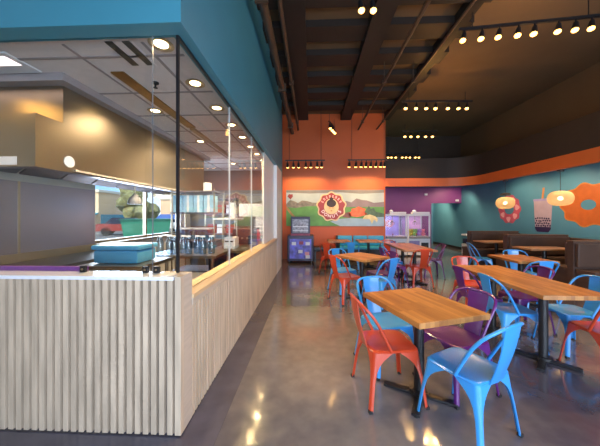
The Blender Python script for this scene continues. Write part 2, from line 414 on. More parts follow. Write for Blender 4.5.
# shelving rack with boxes and rolls
rk = thing('storage_rack', 'tall steel storage rack loaded with pale blue boxes', 'rack', (-2.08, 4.75, 0))
for x in (-.38, .38):
    for y in (-.25, .25): MB().cyl((x, y, 0), (x, y, 1.92), .014).build('post', M['steel'], rk)
for z in (.45, .98, 1.48, 1.86): MB().b2((-.4, -.27, z), (.4, .27, z+.025)).build('shelf', M['steel_dark'], rk)
M['pbox'] = mat('pale_blue_box', (150, 196, 226), .3, var=.08, scale=9)
for i in range(4):
    q = thing('carton', 'pale blue carton in the row on the upper rack shelf', 'box', (-2.36+i*.185, 4.62, 1.505), group='pale blue cartons')
    MB().b2((-.085, -.11, 0), (.085, .11, .3), bev=.006).build('carton_body', M['pbox'], q)
    MB().b2((-.02, -.112, .0), (.02, .112, .302)).build('tape', M['white'], q)
for i, (x, z) in enumerate(((-2.28, 1.005), (-1.94, 1.005))):
    q = thing('food_bin', ['translucent food bin on the middle rack shelf, toward the window', 'translucent food bin on the middle rack shelf, toward the glass'][i], 'bin', (x, 4.66, z), group='food bins')
    MB().b2((-.13, -.15, 0), (.13, .15, .2), bev=.015).build('bin_body', M['jar_glass'], q)
    MB().b2((-.135, -.155, .2), (.135, .155, .22), bev=.005).build('lid', M['white'], q)
def roll(x, y, z, r, h, label):
    q = thing('paper_roll', label, 'paper roll', (x, y, z))
    MB().cyl((0, 0, 0), (0, 0, h), r, n=20).build('paper', M['white'], q, smooth=40)
    MB().cyl((0, 0, h), (0, 0, h+.004), r*.3).build('core', M['grey'], q)
roll(-1.9, 4.7, 1.885, .075, .16, 'fat white paper roll standing on top of the storage rack')
r2 = copy_tree(rk); r2.location = (-2.3, 6.75, 0); r2['label'] = 'second steel storage rack before the kitchen end wall, holding red and white boxes'
M['rbox'] = mat('red_box', (170, 64, 56), .5, var=.15, scale=8)
for i in range(3):
    for z in (1.005, 1.505):
        q = thing('stock_box', '%s stock box, %s on the %s shelf of the second rack' % (('red', 'white')[(i+(z > 1.2)) % 2], ('at the window side', 'in the middle', 'at the glass side')[i], 'upper' if z > 1.2 else 'middle'), 'box', (-2.54+.24*i, 6.66, z), group='stock boxes on the second rack')
        MB().b2((-.1, -.12, 0), (.1, .12, .22), bev=.005).build('box_body', M['rbox' if (i+(z > 1.2)) % 2 == 0 else 'white'], q)
        MB().b2((-.102, -.122, .13), (.102, .122, .15)).build('tape', M['grey'], q)
q = thing('upright_fridge', 'tall steel upright fridge in the far corner of the kitchen', 'fridge', (-1.5, 6.9, 0))
MB().b2((-.34, -.33, .12), (.34, .36, 1.95), bev=.01).build('cabinet', M['steel'], q)
d_ = MB().b2((-.33, -.36, .2), (.33, -.33, 1.75), bev=.008).build('door', M['white_gloss'], q); MB().tube([(.26, -.36, .9), (.26, -.4, .93), (.26, -.4, 1.2), (.26, -.36, 1.23)], .011).build('handle', M['steel'], d_)
for sx in (-.28, .28):
    for sy in (-.27, .3): MB().cyl((sx, sy, 0), (sx, sy, .12), .025).build('leg', M['black'], q)
# service line further down
M['bodydark'] = mat('dark_appliance', (46, 46, 54), .35, var=.15)
bc = thing('back_counter', 'long steel kitchen counter with navy front behind the side glass', 'counter', (-1.38, 5.25, 0))
MB().b2((-.3, -1.05, .1), (.3, 1.05, .84)).build('body', M['navy'], bc)
MB().b2((-.33, -1.1, .84), (.33, 1.1, .88), bev=.006).build('worktop', M['steel'], bc)
for y in (-.7, 0, .7): MB().b2((.3, y-.33, .14), (.315, y+.33, .8)).build('door', M['navy'], bc)
MB().b2((-.26, -1.0, 0), (.26, 1.0, .1)).build('plinth', M['black'], bc)
sh = thing('overshelf', 'white overshelf on steel posts standing on the kitchen counter', 'shelf', (-1.44, 4.55, .88))
for y in (-.35, .45): MB().cyl((0, y, 0), (0, y, .75), .016).build('post', M['steel'], sh)
MB().b2((-.15, -.38, .5), (.15, .38, .525)).build('shelf_board', M['white'], sh)
roll(-1.44, 4.75, 1.405, .05, .28, 'tall slim white paper roll on the white overshelf')
q = thing('receipt_printer', 'white boxy receipt printer on the kitchen counter', 'printer', (-1.38, 4.45, .88))
MB().b2((-.1, -.12, 0), (.1, .12, .2), bev=.015).build('printer_body', M['white'], q)
MB().b2((-.07, -.124, .12), (.07, -.119, .14)).build('slot', M['black'], q)
q = thing('fryer', 'dark countertop fryer with basket handles beyond the white printer', 'fryer', (-1.36, 5.32, .88))
MB().b2((-.2, -.22, 0), (.2, .22, .3), bev=.012).build('fryer_body', M['bodydark'], q)
MB().b2((-.18, .12, .3), (.18, .2, .55)).build('control_head', M['steel'], q)
for x in (-.09, .09): MB().tube([(x, -.05, .31), (x, -.2, .36), (x, -.3, .37)], .009).build('basket_handle', M['steel'], q)
for x in (-.1, 0, .1): MB().cyl((x, -.22, .12), (x, -.24, .12), .02).build('knob', M['steel'], q)
M['syrup'] = mat('pink_syrup', (206, 92, 96), .25, var=.2, scale=20)
for i in range(8):
    q = thing('syrup_bottle', 'pink syrup bottle in the cluster at the end of the kitchen counter', 'bottle', (-1.5+.1*(i % 4), 5.78+.13*(i//4)+.02*(i % 2), .88), group='pink syrup bottles')
    MB().lathe([(.034, 0), (.036, .02), (.036, .17), (.014, .22), (.014, .26)], n=14).build('bottle_body', M['syrup'], q, smooth=40)
    MB().cyl((0, 0, .26), (0, 0, .30), .017).build('cap', M['black'], q)
# heat lamps hung from the hood rail
for i, y in enumerate((3.45,)):
    q = thing('heat_lamp', 'grey domed heat lamp hanging below the hood edge', 'lamp', (HX-.08, y, 1.6))
    MB().cyl((0, 0, .14), (0, 0, .275), .006).build('cord', M['steel'], q)
    MB().lathe([(.09, 0), (.088, .03), (.07, .08), (.035, .12), (.012, .15)], n=20).build('lamp_shade', M['grey'], q, smooth=50)
    MB().ball((0, 0, .03), .035).build('bulb', M['white'], q, smooth=60)

# kitchen ceiling fittings
def spot(loc, e, ang=110, col=(255, 214, 150), rx=0, ry=0, r=.04, blend=.6):
    l = bpy.data.lights.new('spot', 'SPOT'); l.energy = e; l.color = lin(col); l.spot_size = math.radians(ang); l.spot_blend = blend; l.shadow_soft_size = r
    o = bpy.data.objects.new('spot_lamp', l); C.objects.link(o); o.location = loc; o.rotation_euler = (rx, ry, 0); o['kind'] = 'helper'; return o
dl0 = None
names = ['recessed downlight nearest the front soffit', 'recessed downlight second from the front soffit', 'recessed downlight third from the front soffit', 'recessed downlight fourth from the front soffit',
         'recessed downlight fifth from the front soffit', 'recessed downlight sixth from the front soffit', 'recessed downlight seventh from the front soffit', 'recessed downlight last in the kitchen row']
for i in range(8):
    loc = (-1.12, 1.90+.575*i, KZ)
    if dl0 is None:
        dl0 = thing('downlight', names[0], 'ceiling light', loc, group='kitchen downlights')
        MB().lathe([(.082, 0), (.09, -.008), (.066, -.012), (.06, -.004)], n=24).build('trim_ring', M['steel'], dl0, smooth=40)
        MB().cyl((0, 0, -.002), (0, 0, -.007), .05, n=20).build('lens', M['down'], dl0)
    else:
        q = copy_tree(dl0); q.location = loc; q['label'] = names[i]
    spot((loc[0], loc[1], KZ-.03), 70, 140)
for x, y, lb in ((-2.95, 1.95, 'added downlight out of view, warming the end of the extractor hood'), (-1.9, 3.1, 'added downlight brightening the kitchen above the lidded tub'), (-1.9, 4.4, 'added downlight brightening the kitchen above the clear jars'), (-1.9, 6.3, 'added downlight brightening the kitchen before its end wall')):  # extra downlights added to brighten the kitchen and warm the hood steel
    q = copy_tree(dl0); q.location = (x, y, KZ); q['label'] = lb
    spot((x, y, KZ-.03), 110 if x < -2.5 else 190, 150, (255, 196, 104) if x < -2.5 else (255, 226, 190), r=.16)
q = thing('ceiling_vent', 'black twin-slot air vent in the kitchen ceiling tiles', 'vent', (-1.42, 1.98, KZ))
for x in (-.07, .06): MB().b2((x-.028, -.13, -.012), (x+.028, .17, 0)).build('slot', M['black'], q)
MB().b2((-.11, -.16, -.006), (.1, .2, -.0005)).build('vent_frame', M['tile'], q)
q = thing('sprinkler', 'small dark sprinkler head on the kitchen ceiling', 'sprinkler', (-1.5, 2.45, KZ))
MB().cyl((0, 0, 0), (0, 0, -.012), .03).build('escutcheon', M['black'], q); MB().cyl((0, 0, -.012), (0, 0, -.05), .008).build('nozzle', M['black'], q)
MB().cyl((0, 0, -.05), (0, 0, -.054), .02).build('deflector', M['black'], q)
M['brass'] = mat('bronze_channel', (136, 104, 54), .3, metal=.9, var=.15)
q = thing('ceiling_channel', 'long bronze channel strip set into the kitchen ceiling', 'channel', (-1.72, 3.6, KZ))
MB().b2((-.07, -1.35, -.012), (.05, .1, 0)).build('channel_body', M['brass'], q)
MB().b2((-.04, .1, -.035), (.02, 1.9, 0)).build('light_rail', M['steel'], q)
q = thing('fluorescent_light', 'fluorescent light panel in the kitchen ceiling above the griddle', 'ceiling light', (-3.0, 2.08, KZ))
MB().b2((-.5, -.14, -.012), (.6, .14, 0)).build('fitting', M['white'], q); MB().b2((-.46, -.1, -.016), (.55, .02, -.012)).build('diffuser', M['fluor'], q)

# ------------------------------------------------------------------ ceiling over the dining room
struct(MB().b2((XL-.1, Y0-.1, ZC), (XR+.15, YR+.1, ZC+.1)).build('ceiling', M['deck']))
def beam(lo, hi, m='beam'): return struct(MB().b2(lo, hi).build('beam', M[m]))
for y in (.7, 1.5, 2.3, 3.1, 3.9, 4.7, 5.5, 6.3, 7.1, 7.9): beam((CX, y-.2, ZC-.14), (2.75, y+.2, ZC-.02))
for x, wd, z in ((-.3, .42, .2), (1.15, .34, .22), (2.5, .14, .24)): beam((x-wd/2, Y0, ZC-z), (x+wd/2, YB, ZC-.015))
M['pipe'] = mat('brown_pipe', (70, 54, 40), .5, var=.1)
def pipe(p0, p1, r, label):
    q = thing('ceiling_pipe', label, 'pipe', p0); d = Vector(p1)-Vector(p0)
    MB().cyl((0, 0, 0), d, r, n=12).build('conduit', M['pipe'], q, smooth=40)
    n = max(2, int(d.length/2.2))
    for i in range(n+1):
        c = d*((i+.3)/(n+.6)); MB().b2((c.x-r*1.4, c.y-.02, c.z-r*1.4), (c.x+r*1.4, c.y+.02, c.z+r*1.4)).b2((c.x-.006, c.y-.006, c.z+r), (c.x+.006, c.y+.006, ZC-.015-p0[2])).build('hanger', M['pipe'], q)
pipe((-.62, .2, 4.2), (-.62, 8.6, 4.2), .06, 'thick brown ceiling pipe running beside the teal soffit')
pipe((-.42, .2, 4.3), (-.42, 8.6, 4.3), .035, 'thin brown conduit running beside the thick ceiling pipe')
pipe((1.55, .2, 4.28), (1.55, 8.6, 4.28), .03, 'thin conduit along the middle of the dark ceiling')
pipe((2.15, .2, 4.28), (2.15, 8.6, 4.28), .022, 'slender pale conduit to the right of the dark ceiling beam')

# soffit drop over the booths: curved orange fascia with dark upper face
def arc_path(off):
    pts = [(2.46, 8.92-off)]
    R = .85; cx, cy = 5.32-R, 8.92-R
    for k in range(13):
        a = PI/2-k*PI/24; pts.append((cx+(R-off)*math.cos(a), cy+(R-off)*math.sin(a)))
    pts.append((5.32-off, Y0)); return pts
def fascia(name, z0, z1, m, t=.1, off=0):
    o = MB(); pa, pb = arc_path(off+t), arc_path(off)
    o.prism(pa+pb[::-1], lambda u, v, w: (u, v, z0+w), z1-z0)
    return struct(o.build(name, M[m]))
# outline polygon is concave: triangulate safely by building as a strip instead
def fascia_strip(name, z0, z1, m, t=.1, off=0):
    o = MB(); pa, pb = arc_path(off+t), arc_path(off); rings = []
    for (ax, ay), (bx, by) in zip(pa, pb): rings.append([(ax, ay, z0), (ax, ay, z1), (bx, by, z1), (bx, by, z0)])
    o.loft(rings); return struct(o.build(name, M[m], smooth=30))
fascia_strip('trim_3', 2.43, 2.70, 'orange_trim', .1)
fascia_strip('wall_bulkhead', 2.70, 3.36, 'black_brown', .085)
pb = arc_path(0)
o = MB(); o.prism(pb+[(XR, Y0), (XR, YR), (2.46, YR)], lambda u, v, w: (u, v, 2.66+w), .04)
struct(o.build('ceiling_soffit', M['teal_wall']))
struct(MB().b2((XR-.03, Y0, 3.36), (XR, YR, ZC)).build('trim_4', M['upper']))

# ------------------------------------------------------------------ track lights
def track(label, p0, p1, n, group='track lights', e=60, hang=.25, drop=.16, tilt=(0, 0), idx=None, width=1.0):
    p0, p1 = Vector(p0), Vector(p1); d = p1-p0; c = (p0+p1)/2
    t = thing('track_light', label, 'track light', c, math.atan2(d.y, d.x), group); ln = d.length
    MB().b2((-ln/2, -.018, 0), (ln/2, .018, .035)).build('rail', M['black'], t)
    for s_ in (-.4, .4): MB().cyl((s_*ln, 0, .035), (s_*ln, 0, hang), .007, n=8).build('hanger', M['black'], t)
    for i in range(n):
        x = -ln/2+ln*(i+.5)/n + (random.uniform(-.04, .04) if n > 3 else 0)
        h = MB().cyl((x, 0, 0), (x, 0, -.05), .012, n=8).cyl((x, 0, -.05), (x+tilt[0]*.1, tilt[1]*.1, -drop), .03, .045, n=14).build('lamp_head', M['black'], t, smooth=40)
        MB().ball((x+tilt[0]*.105, tilt[1]*.105, -drop-.008), .04, (1, 1, .75)).build('bulb', M['bulb'], h, smooth=60)
        w = Matrix.Rotation(math.atan2(d.y, d.x), 4, 'Z') @ Vector((x+tilt[0]*.11, tilt[1]*.11, -drop-.05)) + c
        spot(w, e, 95, (255, 196, 118), rx=tilt[1]*.9, ry=-tilt[0]*.9)
    if hang < .8 and e > 40:  # added fill light below the rail, warms the ceiling
        l = bpy.data.lights.new('track_fill', 'POINT'); l.energy = e*.09*n; l.color = lin((255, 186, 100)); l.shadow_soft_size = .03
        o = bpy.data.objects.new('track_fill_helper', l); C.objects.link(o); o.location = (c.x, c.y, c.z-drop-.2); o['kind'] = 'helper'
    return t
Z1 = 4.2
track('track light with the widest lamp row, above the dining tables nearest the storefront', P(2.2, 3.88, Z1), P(4.05, 3.6, Z1), 8, tilt=(-.3, -.25))
track('track light of seven lamps, second row from the storefront', P(2.2, 6.3, Z1), P(3.9, 6.3, Z1), 7, tilt=(-.2, -.2))
track('track light of five lamps, third row from the storefront', P(2.85, 8.2, Z1-.1), P(3.95, 8.2, Z1-.1), 5, e=36, tilt=(-.1, -.2))
track('track light of eight lamps, farthest row before the purple wall', P(2.9, 10.2, 3.9), P(4.35, 10.2, 3.9), 8, e=26, tilt=(0, -.1), hang=.9)
track('short track light of two lamps high over the aisle', P(.55, 3.3, Z1), P(.85, 3.3, Z1), 2, tilt=(.1, -.15))
track('short four-lamp track light angled over the aisle before the orange wall', P(.5, 7.35, Z1-.1), P(.72, 7.9, Z1-.1), 4, e=18, tilt=(0, -.2))
track('wall-washing track light over the left of the landscape mural', (-.78, 7.85, 3.1), (.42, 7.85, 3.1), 7, e=29, hang=1.6, tilt=(0, .75))
track('wall-washing track light over the right of the landscape mural', (1.1, 7.85, 3.1), (2.3, 7.85, 3.1), 8, e=29, hang=1.6, tilt=(0, .75))

# ------------------------------------------------------------------ chairs
def leg_mesh(sx, sy):
    """Folded sheet leg: wide apron arms at the seat, tapering to the foot."""
    rings = []
    for t in (0, .04, .09, .15, .23, .34, .5, .7, .9, 1):
        z = .443*(1-t)+.012*t
        c = .172+.045*t; a = .026+.128*math.exp(-(t/.17)**1.3); th = .004
        r = min(.03, a*.7)
        outer = [(c-a, c), (c-r, c)] + [(c-r+r*math.sin(q), c-r+r*math.cos(q)) for q in (.4, .8, 1.2)] + [(c, c-r), (c, c-a)]
        ci = c-.008; ri = max(.004, r-.008)
        inner = [(ci, c-a), (ci, ci-ri)] + [(ci-ri+ri*math.sin(q), ci-ri+ri*math.cos(q)) for q in (1.2, .8, .4)] + [(ci-ri, ci), (c-a, ci)]
        rings.append([(sx*x, sy*y, z) for x, y in outer+inner])
    return MB().loft(rings)
def seat_mesh():
    o = MB()
    def outl(h, z, n=48):
        p = []
        for k in range(n):
            a = 2*PI*k/n; ca, sa = math.cos(a), math.sin(a); e = 2/7.0
            p.append((h*math.copysign(abs(ca)**e, ca), h*math.copysign(abs(sa)**e, sa), z))
        return p
    o.loft([outl(.170, .432), outl(.177, .436), outl(.179, .446), outl(.172, .454), outl(.155, .4545), outl(.13, .450), outl(.06, .447)])
    return o
def make_chair(m, name):
    t = thing('metal_chair', 'x', 'chair')
    seat_mesh().build('seat', M[m], t, smooth=45)
    for sx in (-1, 1):
        for sy in (-1, 1):
            l = leg_mesh(sx, sy).build('leg', M[m], t, smooth=50)
            MB().b2((sx*.196, sy*.196, 0), (sx*.221, sy*.221, .02)).build('rubber_foot', M['rubber'], l)
    half = [(.178, -.04, .445), (.184, -.075, .54), (.19, -.12, .66), (.189, -.16, .738), (.179, -.19, .782), (.155, -.212, .81), (.115, -.225, .828), (.06, -.231, .835)]
    # rounded by subdividing once
    path = half+[(0, -.232, .836)]+[(-x, y, z) for x, y, z in half[::-1]]
    sm = [path[0]]
    for a, b_ in zip(path, path[1:]):
        sm.append(tuple(.75*i+.25*j for i, j in zip(a, b_))); sm.append(tuple(.25*i+.75*j for i, j in zip(a, b_)))
    sm.append(path[-1])
    MB().tube(sm, .0115).build('back_frame', M[m], t, smooth=60)
    rings = []
    for k in range(9):
        u = k/8; z = .43+.405*u; y = -.176-.056*u-.012*math.sin(PI*u); w_ = .062+.026*u+.012*(1-u)**6
        rings.append([(-w_, y, z), (-w_*.5, y-.005, z), (0, y-.007, z), (w_*.5, y-.005, z), (w_, y, z), (w_, y-.006, z), (0, y-.013, z), (-w_, y-.006, z)])
    MB().loft(rings).build('backrest', M[m], t, smooth=50)
    o = MB()
    for s_ in (-1, 1): o.tube([(s_*.15, .15, .4), (0, 0, .385), (-s_*.15, -.15, .4)], .007, n=6)
    o.build('brace', M[m], t)
    for c_ in [q for q in C.objects if q.parent == t or (q.parent and q.parent.parent == t)]:
        for v in c_.data.vertices:
            if v.co.z > .46 : v.co.y -= .03*(v.co.z-.46)/.38
            v.co = Vector((v.co.x*1.05, v.co.y*1.05, v.co.z*.935))
    return t
protos = {}
def chair(m, x, d, fx, fy, label, dy=0):
    rz = math.atan2(fy, fx)-PI/2
    if m not in protos: protos[m] = make_chair(m, m); q = protos[m]
    else: q = copy_tree(protos[m])
    q.location = P(x, d); q.rotation_euler = (0, 0, rz)
    q['label'] = label; q['group'] = {'blue': 'blue metal chairs', 'red': 'orange-red metal chairs', 'purple': 'purple metal chairs'}[m]
    return q

def table(x, d, sx, sy, rz, label, cols=None, h=.75):
    t = thing('dining_table', label, 'table', P(x, d), rz, 'butcher-block tables')
    MB().b2((-sx/2, -sy/2, h-.038), (sx/2, sy/2, h), bev=.003).build('tabletop', M['table_top'], t)
    for y in cols or (0,):
        c_ = MB().cyl((0, y, .03), (0, y, h-.05), .038, n=20).build('column', M['black'], t, smooth=40)
        MB().b2((-.2, y-.2, h-.05), (.2, y+.2, h-.038)).build('top_plate', M['black'], c_)
        MB().box((0, y, .018), (.54, .06, .02), PI/4, bev=.006).box((0, y, .018), (.06, .54, .02), PI/4, bev=.006).cyl((0, y, .02), (0, y, .05), .07).build('base', M['black'], t)
        o = MB()
        for a, b_ in ((.18, .18), (-.18, .18), (.18, -.18), (-.18, -.18)): o.cyl((a, y+b_, 0), (a, y+b_, .012), .016, n=10)
        o.build('feet', M['rubber'], t)
    return t

# nearest table
A1 = math.atan2(.19, .57)
table(.866, 2.09, .60, .71, A1, 'small wooden table nearest the slatted counter, ringed by four different-colour chairs')
chair('red', .62, 2.14, .99, .14, 'orange-red metal chair nearest the slatted counter, at the closest table')
chair('blue', .73, 2.55, .30, -.95, 'blue metal chair at the far edge of the closest table, facing the storefront')
chair('purple', 1.22, 2.22, -.94, -.34, 'purple metal chair tucked under the closest table opposite the orange-red one')
chair('blue', 1.07, 1.80, -.49, .87, 'blue metal chair closest to the viewer, pulled out from the closest table')
# long table at the right
table(2.31, 2.95, .60, 1.42, 0, 'long wooden table to the right of the closest table', cols=(-.36, .36))
chair('blue', 2.21, 2.88, 1, -.06, 'blue metal chair on the aisle side of the long table, beside the closest purple chair')
chair('purple', 2.17, 3.36, 1, .05, 'purple metal chair on the aisle side of the long table, beyond its blue neighbour')
chair('blue', 2.82, 2.83, -1, .05, 'blue metal chair on the booth side of the long table')
chair('red', 2.66, 2.34, .05, 1, 'orange-red metal chair at the near end of the long table')
chair('red', 2.46, 3.97, 0, -1, 'orange-red metal chair at the far end of the long table')
# table before the booths
table(3.46, 4.3, .60, .71, 0, 'small wooden table standing before the dark booth divider')
chair('blue', 3.42, 4.02, .1, .95, 'blue metal chair on the near side of the table before the booth divider')
chair('blue', 3.86, 4.78, -.2, -1, 'blue metal chair on the far side of the table before the booth divider')
chair('purple', 2.72, 3.36, -1, 0, 'purple metal chair on the booth side of the long table, beyond its blue neighbour')
# table in the middle distance
table(.88, 4.52, .62, .70, math.atan2(.62, .78)-.05, 'wooden table turned cornerwise beside the aisle, seen beyond the closest table')
chair('red', .60, 4.45, .88, .47, 'orange-red metal chair on the aisle side of the cornerwise table')
chair('blue', 1.12, 4.25, -.6, .8, 'blue metal chair on the near side of the cornerwise table')
chair('purple', 1.25, 4.72, -.88, -.3, 'purple metal chair to the right of the cornerwise table')
chair('blue', .62, 4.98, .47, -.88, 'blue metal chair on the far side of the cornerwise table')
# long table by the claw machines
table(2.22, 5.95, .66, 1.42, 0, 'long wooden table in front of the claw machines', cols=(-.36, .36))
chair('red', 2.20, 5.38, -.15, 1, 'orange-red metal chair at the near end of the table before the claw machines')
chair('purple', 2.84, 6.15, -1, .1, 'purple metal chair on the booth side of the table before the claw machines')
chair('purple', 1.72, 5.42, 1, .1, 'purple metal chair on the aisle side of the table before the claw machines')
chair('blue', 1.86, 5.95, 1, 0, 'blue metal chair on the aisle side of the table before the claw machines')
chair('red', 2.08, 6.85, 0, -1, 'orange-red metal chair at the far end of the table before the claw machines')
# tables at the bench
table(.78, 7.35, .60, .66, 0, 'small wooden table at the teal bench, nearer the arcade cabinet')
table(1.62, 7.35, .64, .66, 0, 'small wooden table at the teal bench, nearer the claw machines')
chair('blue', 1.02, 6.72, .1, 1, 'blue metal chair with its back turned, drawn up between the two bench tables')
chair('red', .48, 6.55, .4, .9, 'orange-red metal chair drawn up to the bench table nearer the arcade cabinet')
chair('blue', 4.12, 6.32, .95, -.25, 'blue metal chair beside the farthest booth divider')

# bench
bn = thing('wall_bench', 'black bench seat with teal back cushions along the orange wall', 'bench', (1.6, YB-.3, 0))
MB().b2((-.75, -.25, .1), (.78, .26, .40)).build('bench_base', M['black'], bn)
MB().b2((-.75, -.27, .40), (.78, .2, .47), bev=.02).build('seat', M['cushion'], bn)
MB().b2((-.79, -.05, .4), (-.74, .26, .8), bev=.01).build('end_panel', M['black'], bn)
for a, b_ in ((-.72, -.26), (-.22, .24), (.26, .76)): MB().b2((a, .12, .48), (b_, .25, .80), bev=.03).build('back_cushion', M['cushion'], bn, smooth=50)
bl = thing('low_bench', 'low dark bench against the orange wall beside the arcade cabinet', 'bench', (.33, YB-.3, 0))
MB().b2((-.25, -.24, .32), (.3, .26, .46), bev=.03).build('seat', M['black'], bl, smooth=50)
for x in (-.2, .25): MB().b2((x-.03, -.2, 0), (x+.03, .22, .32)).build('leg', M['black'], bl)

# ------------------------------------------------------------------ booths
def booth(y, label, zt=.98, x0=4.87):
    q = thing('booth_divider', label, 'booth', ((x0+XR)/2, y, 0), group='booth dividers'); h = (XR-x0)/2
    MB().b2((-h, -.06, 0), (h-.09, .06, zt-.03)).build('panel', M['booth'], q)
    MB().b2((-h-.01, -.07, zt-.03), (h-.09, .07, zt)).build('cap', M['booth_cap'], q)
    for s_ in (-1, 1):
        MB().b2((-h+.04, s_*.06, .0), (h-.1, s_*.4, .38)).build('seat_base', M['booth'], q)
        MB().b2((-h+.02, s_*.07, .38), (h-.1, s_*.41, .46), bev=.02).build('seat', M['bench_vinyl'], q)
        MB().b2((-h+.02, s_*.062, .5), (h-.1, s_*.13, zt-.05), bev=.02).build('back_pad', M['bench_vinyl'], q)
M['bench_vinyl'] = mat('brown_vinyl', (78, 58, 48), .4, var=.1)
booth(5.1, 'dark brown booth divider nearest the storefront, behind the small wooden table')
booth(6.72, 'dark brown booth divider in the middle, under the cup painting')
booth(8.25, 'dark brown booth divider farthest from the storefront, beside the passage')
wz = thing('booth_wainscot', 'dark brown low wall cladding behind the booths', 'wainscot', (XR-.03, 6.2, 0))
MB().b2((-.03, -2.6, 0), (.014, 2.1, .88)).build('panel', M['booth'], wz); MB().b2((-.05, -2.6, .88), (.014, 2.1, .91)).build('cap', M['booth_cap'], wz)
def btable(y, x0, label):
    t = thing('booth_table', label, 'table', ((x0+5.6)/2, y, 0), group='booth tables'); h = (5.6-x0)/2
    MB().b2((-h, -.27, .71), (h, .27, .745), bev=.008).build('tabletop', M['pale_table'], t)
    MB().cyl((0, 0, .03), (0, 0, .71), .04).build('column', M['black'], t)
    MB().box((0, 0, .015), (.5, .07, .03)).box((0, 0, .015), (.07, .5, .03)).build('base', M['black'], t)
M['pale_table'] = mat('brown_table', (150, 108, 74), .4, var=.15, scale=3, stretch=(1, 8, 8))
btable(5.92, 4.62, 'brown booth table under the larger hanging lamp')
btable(7.42, 4.66, 'brown booth table under the hanging lamp before the pink donut')

# hanging lamps
def shade_mat():
    m = bpy.data.materials.new('woven_shade'); m.use_nodes = True; nt = m.node_tree
    nt.nodes.remove(nt.nodes['Principled BSDF']); out = nt.nodes['Material Output']
    tr = nt.nodes.new('ShaderNodeBsdfTranslucent'); tr.inputs['Color'].default_value = lin((240, 214, 170))+(1,)
    df = nt.nodes.new('ShaderNodeBsdfDiffuse'); df.inputs['Color'].default_value = lin((232, 204, 160))+(1,)
    tp = nt.nodes.new('ShaderNodeBsdfTransparent')
    tc = nt.nodes.new('ShaderNodeTexCoord'); wv = nt.nodes.new('ShaderNodeTexWave'); wv.bands_direction = 'Z'; wv.inputs['Scale'].default_value = 22; wv.inputs['Distortion'].default_value = 2
    nt.links.new(tc.outputs['Object'], wv.inputs['Vector'])
    m1 = nt.nodes.new('ShaderNodeMixShader'); m1.inputs['Fac'].default_value = .35
    nt.links.new(tr.outputs[0], m1.inputs[1]); nt.links.new(df.outputs[0], m1.inputs[2])
    mr = nt.nodes.new('ShaderNodeMapRange'); mr.inputs['To Min'].default_value = .12; mr.inputs['To Max'].default_value = .5
    nt.links.new(wv.outputs['Fac'], mr.inputs['Value'])
    m2 = nt.nodes.new('ShaderNodeMixShader'); nt.links.new(mr.outputs['Result'], m2.inputs['Fac'])
    nt.links.new(m1.outputs[0], m2.inputs[1]); nt.links.new(tp.outputs[0], m2.inputs[2]); nt.links.new(m2.outputs[0], out.inputs['Surface'])
    return m
M['shade'] = shade_mat()
def pendant(x, y, z, r, h, label, cap=False):
    t = thing('hanging_lamp', label, 'hanging lamp', (x, y, z))
    prof = []
    for k in range(17):
        a = -PI/2+PI*k/16
        prof.append((max(.05, (r*(abs(math.cos(a))**.62))), h/2*math.sin(a)))
    MB().lathe(prof, n=32).build('lamp_shade', M['shade'], t, smooth=60)
    for f_ in t.children: pass
    MB().cyl((0, 0, h/2), (0, 0, 2.425-z), .006, n=8).build('cord', M['black'], t)
    MB().cyl((0, 0, 2.40-z), (0, 0, 2.43-z), .06).build('ceiling_rose', M['black'], t)
    if cap: MB().lathe([(.13, 0), (.11, .05), (.03, .07)], (0, 0, h/2+.05), n=20).build('top_cap', M['black'], t)
    MB().ball((0, 0, 0), .042).build('bulb', M['pbulb'], t, smooth=60)
    l = bpy.data.lights.new('pendant_light', 'POINT'); l.energy = 1.0; l.color = lin((255, 208, 150)); l.shadow_soft_size = .05
    o = bpy.data.objects.new('pendant_lamp', l); C.objects.link(o); o.location = (x, y, z+.07); o['kind'] = 'helper'
M['pbulb'] = emis('pendant_bulb', (255, 220, 160), 16)
x, y, z = P(5.37, 5.61, 1.82); pendant(x, y, z, .215, .32, 'wide woven hanging lamp glowing between the cup and the orange donut')
x, y, z = P(5.37, 7.2, 1.80); pendant(x, y, z, .215, .33, 'woven hanging lamp with dark cap in front of the pink donut', cap=True)

for i, (x, y) in enumerate(((5.5, 2.6), (5.5, 4.1), (5.5, 5.4), (5.5, 6.7), (5.5, 8.0), (5.0, 9.3), (3.2, 9.4), (5.8, 10.4), (5.6, 12.4))):  # unseen downlights added behind the fascia to lift the teal and purple walls
    q = copy_tree(dl0); q.location = (x, y, 2.66); q['group'] = 'added soffit downlights'
    q['label'] = 'added downlight hidden in the soffit behind the curved orange fascia, brightening the walls'
    side = y < 8.5
    spot((x, y, 2.63), 70 if side else (220 if y > 12 else 80), 135, (255, 222, 178), rx=0 if side else .5, ry=-.45 if side else 0)
# ------------------------------------------------------------------ painted wall art on the teal wall
def disc(cy, cz, ry, rz, lobes=0, amp=0, n=72, ph=0):
    return [(cy+ry*(1+amp*math.cos(lobes*a+ph))*math.cos(a), cz+rz*(1+amp*math.cos(lobes*a+ph))*math.sin(a)) for a in [2*PI*k/n for k in range(n)]]
def onwall(o, poly, x, t=.003): o.prism(poly, lambda u, v, w: (x-w, u, v), t); return o
def ring(outer, inner, x, t, o):
    n = len(outer); rows = []
    for k in range(n+1):
        a, b_ = outer[k % n], inner[k % n]
        rows.append([(x, a[0], a[1]), (x-t, a[0], a[1]), (x-t, b_[0], b_[1]), (x, b_[0], b_[1])])
    o.loft(rows, caps=False); return o
M['donut_orange'] = mat('painted_orange', (186, 92, 32), .55, var=.14, scale=5)
M['donut_rim'] = mat('painted_amber', (196, 122, 50), .55, var=.1)
M['donut_pink'] = mat('painted_pink', (196, 84, 104), .55, var=.15, scale=7)
M['donut_pale'] = mat('painted_pale_pink', (232, 168, 172), .55, var=.1)
M['milk'] = mat('painted_milk_tea', (176, 156, 170), .55, var=.08)
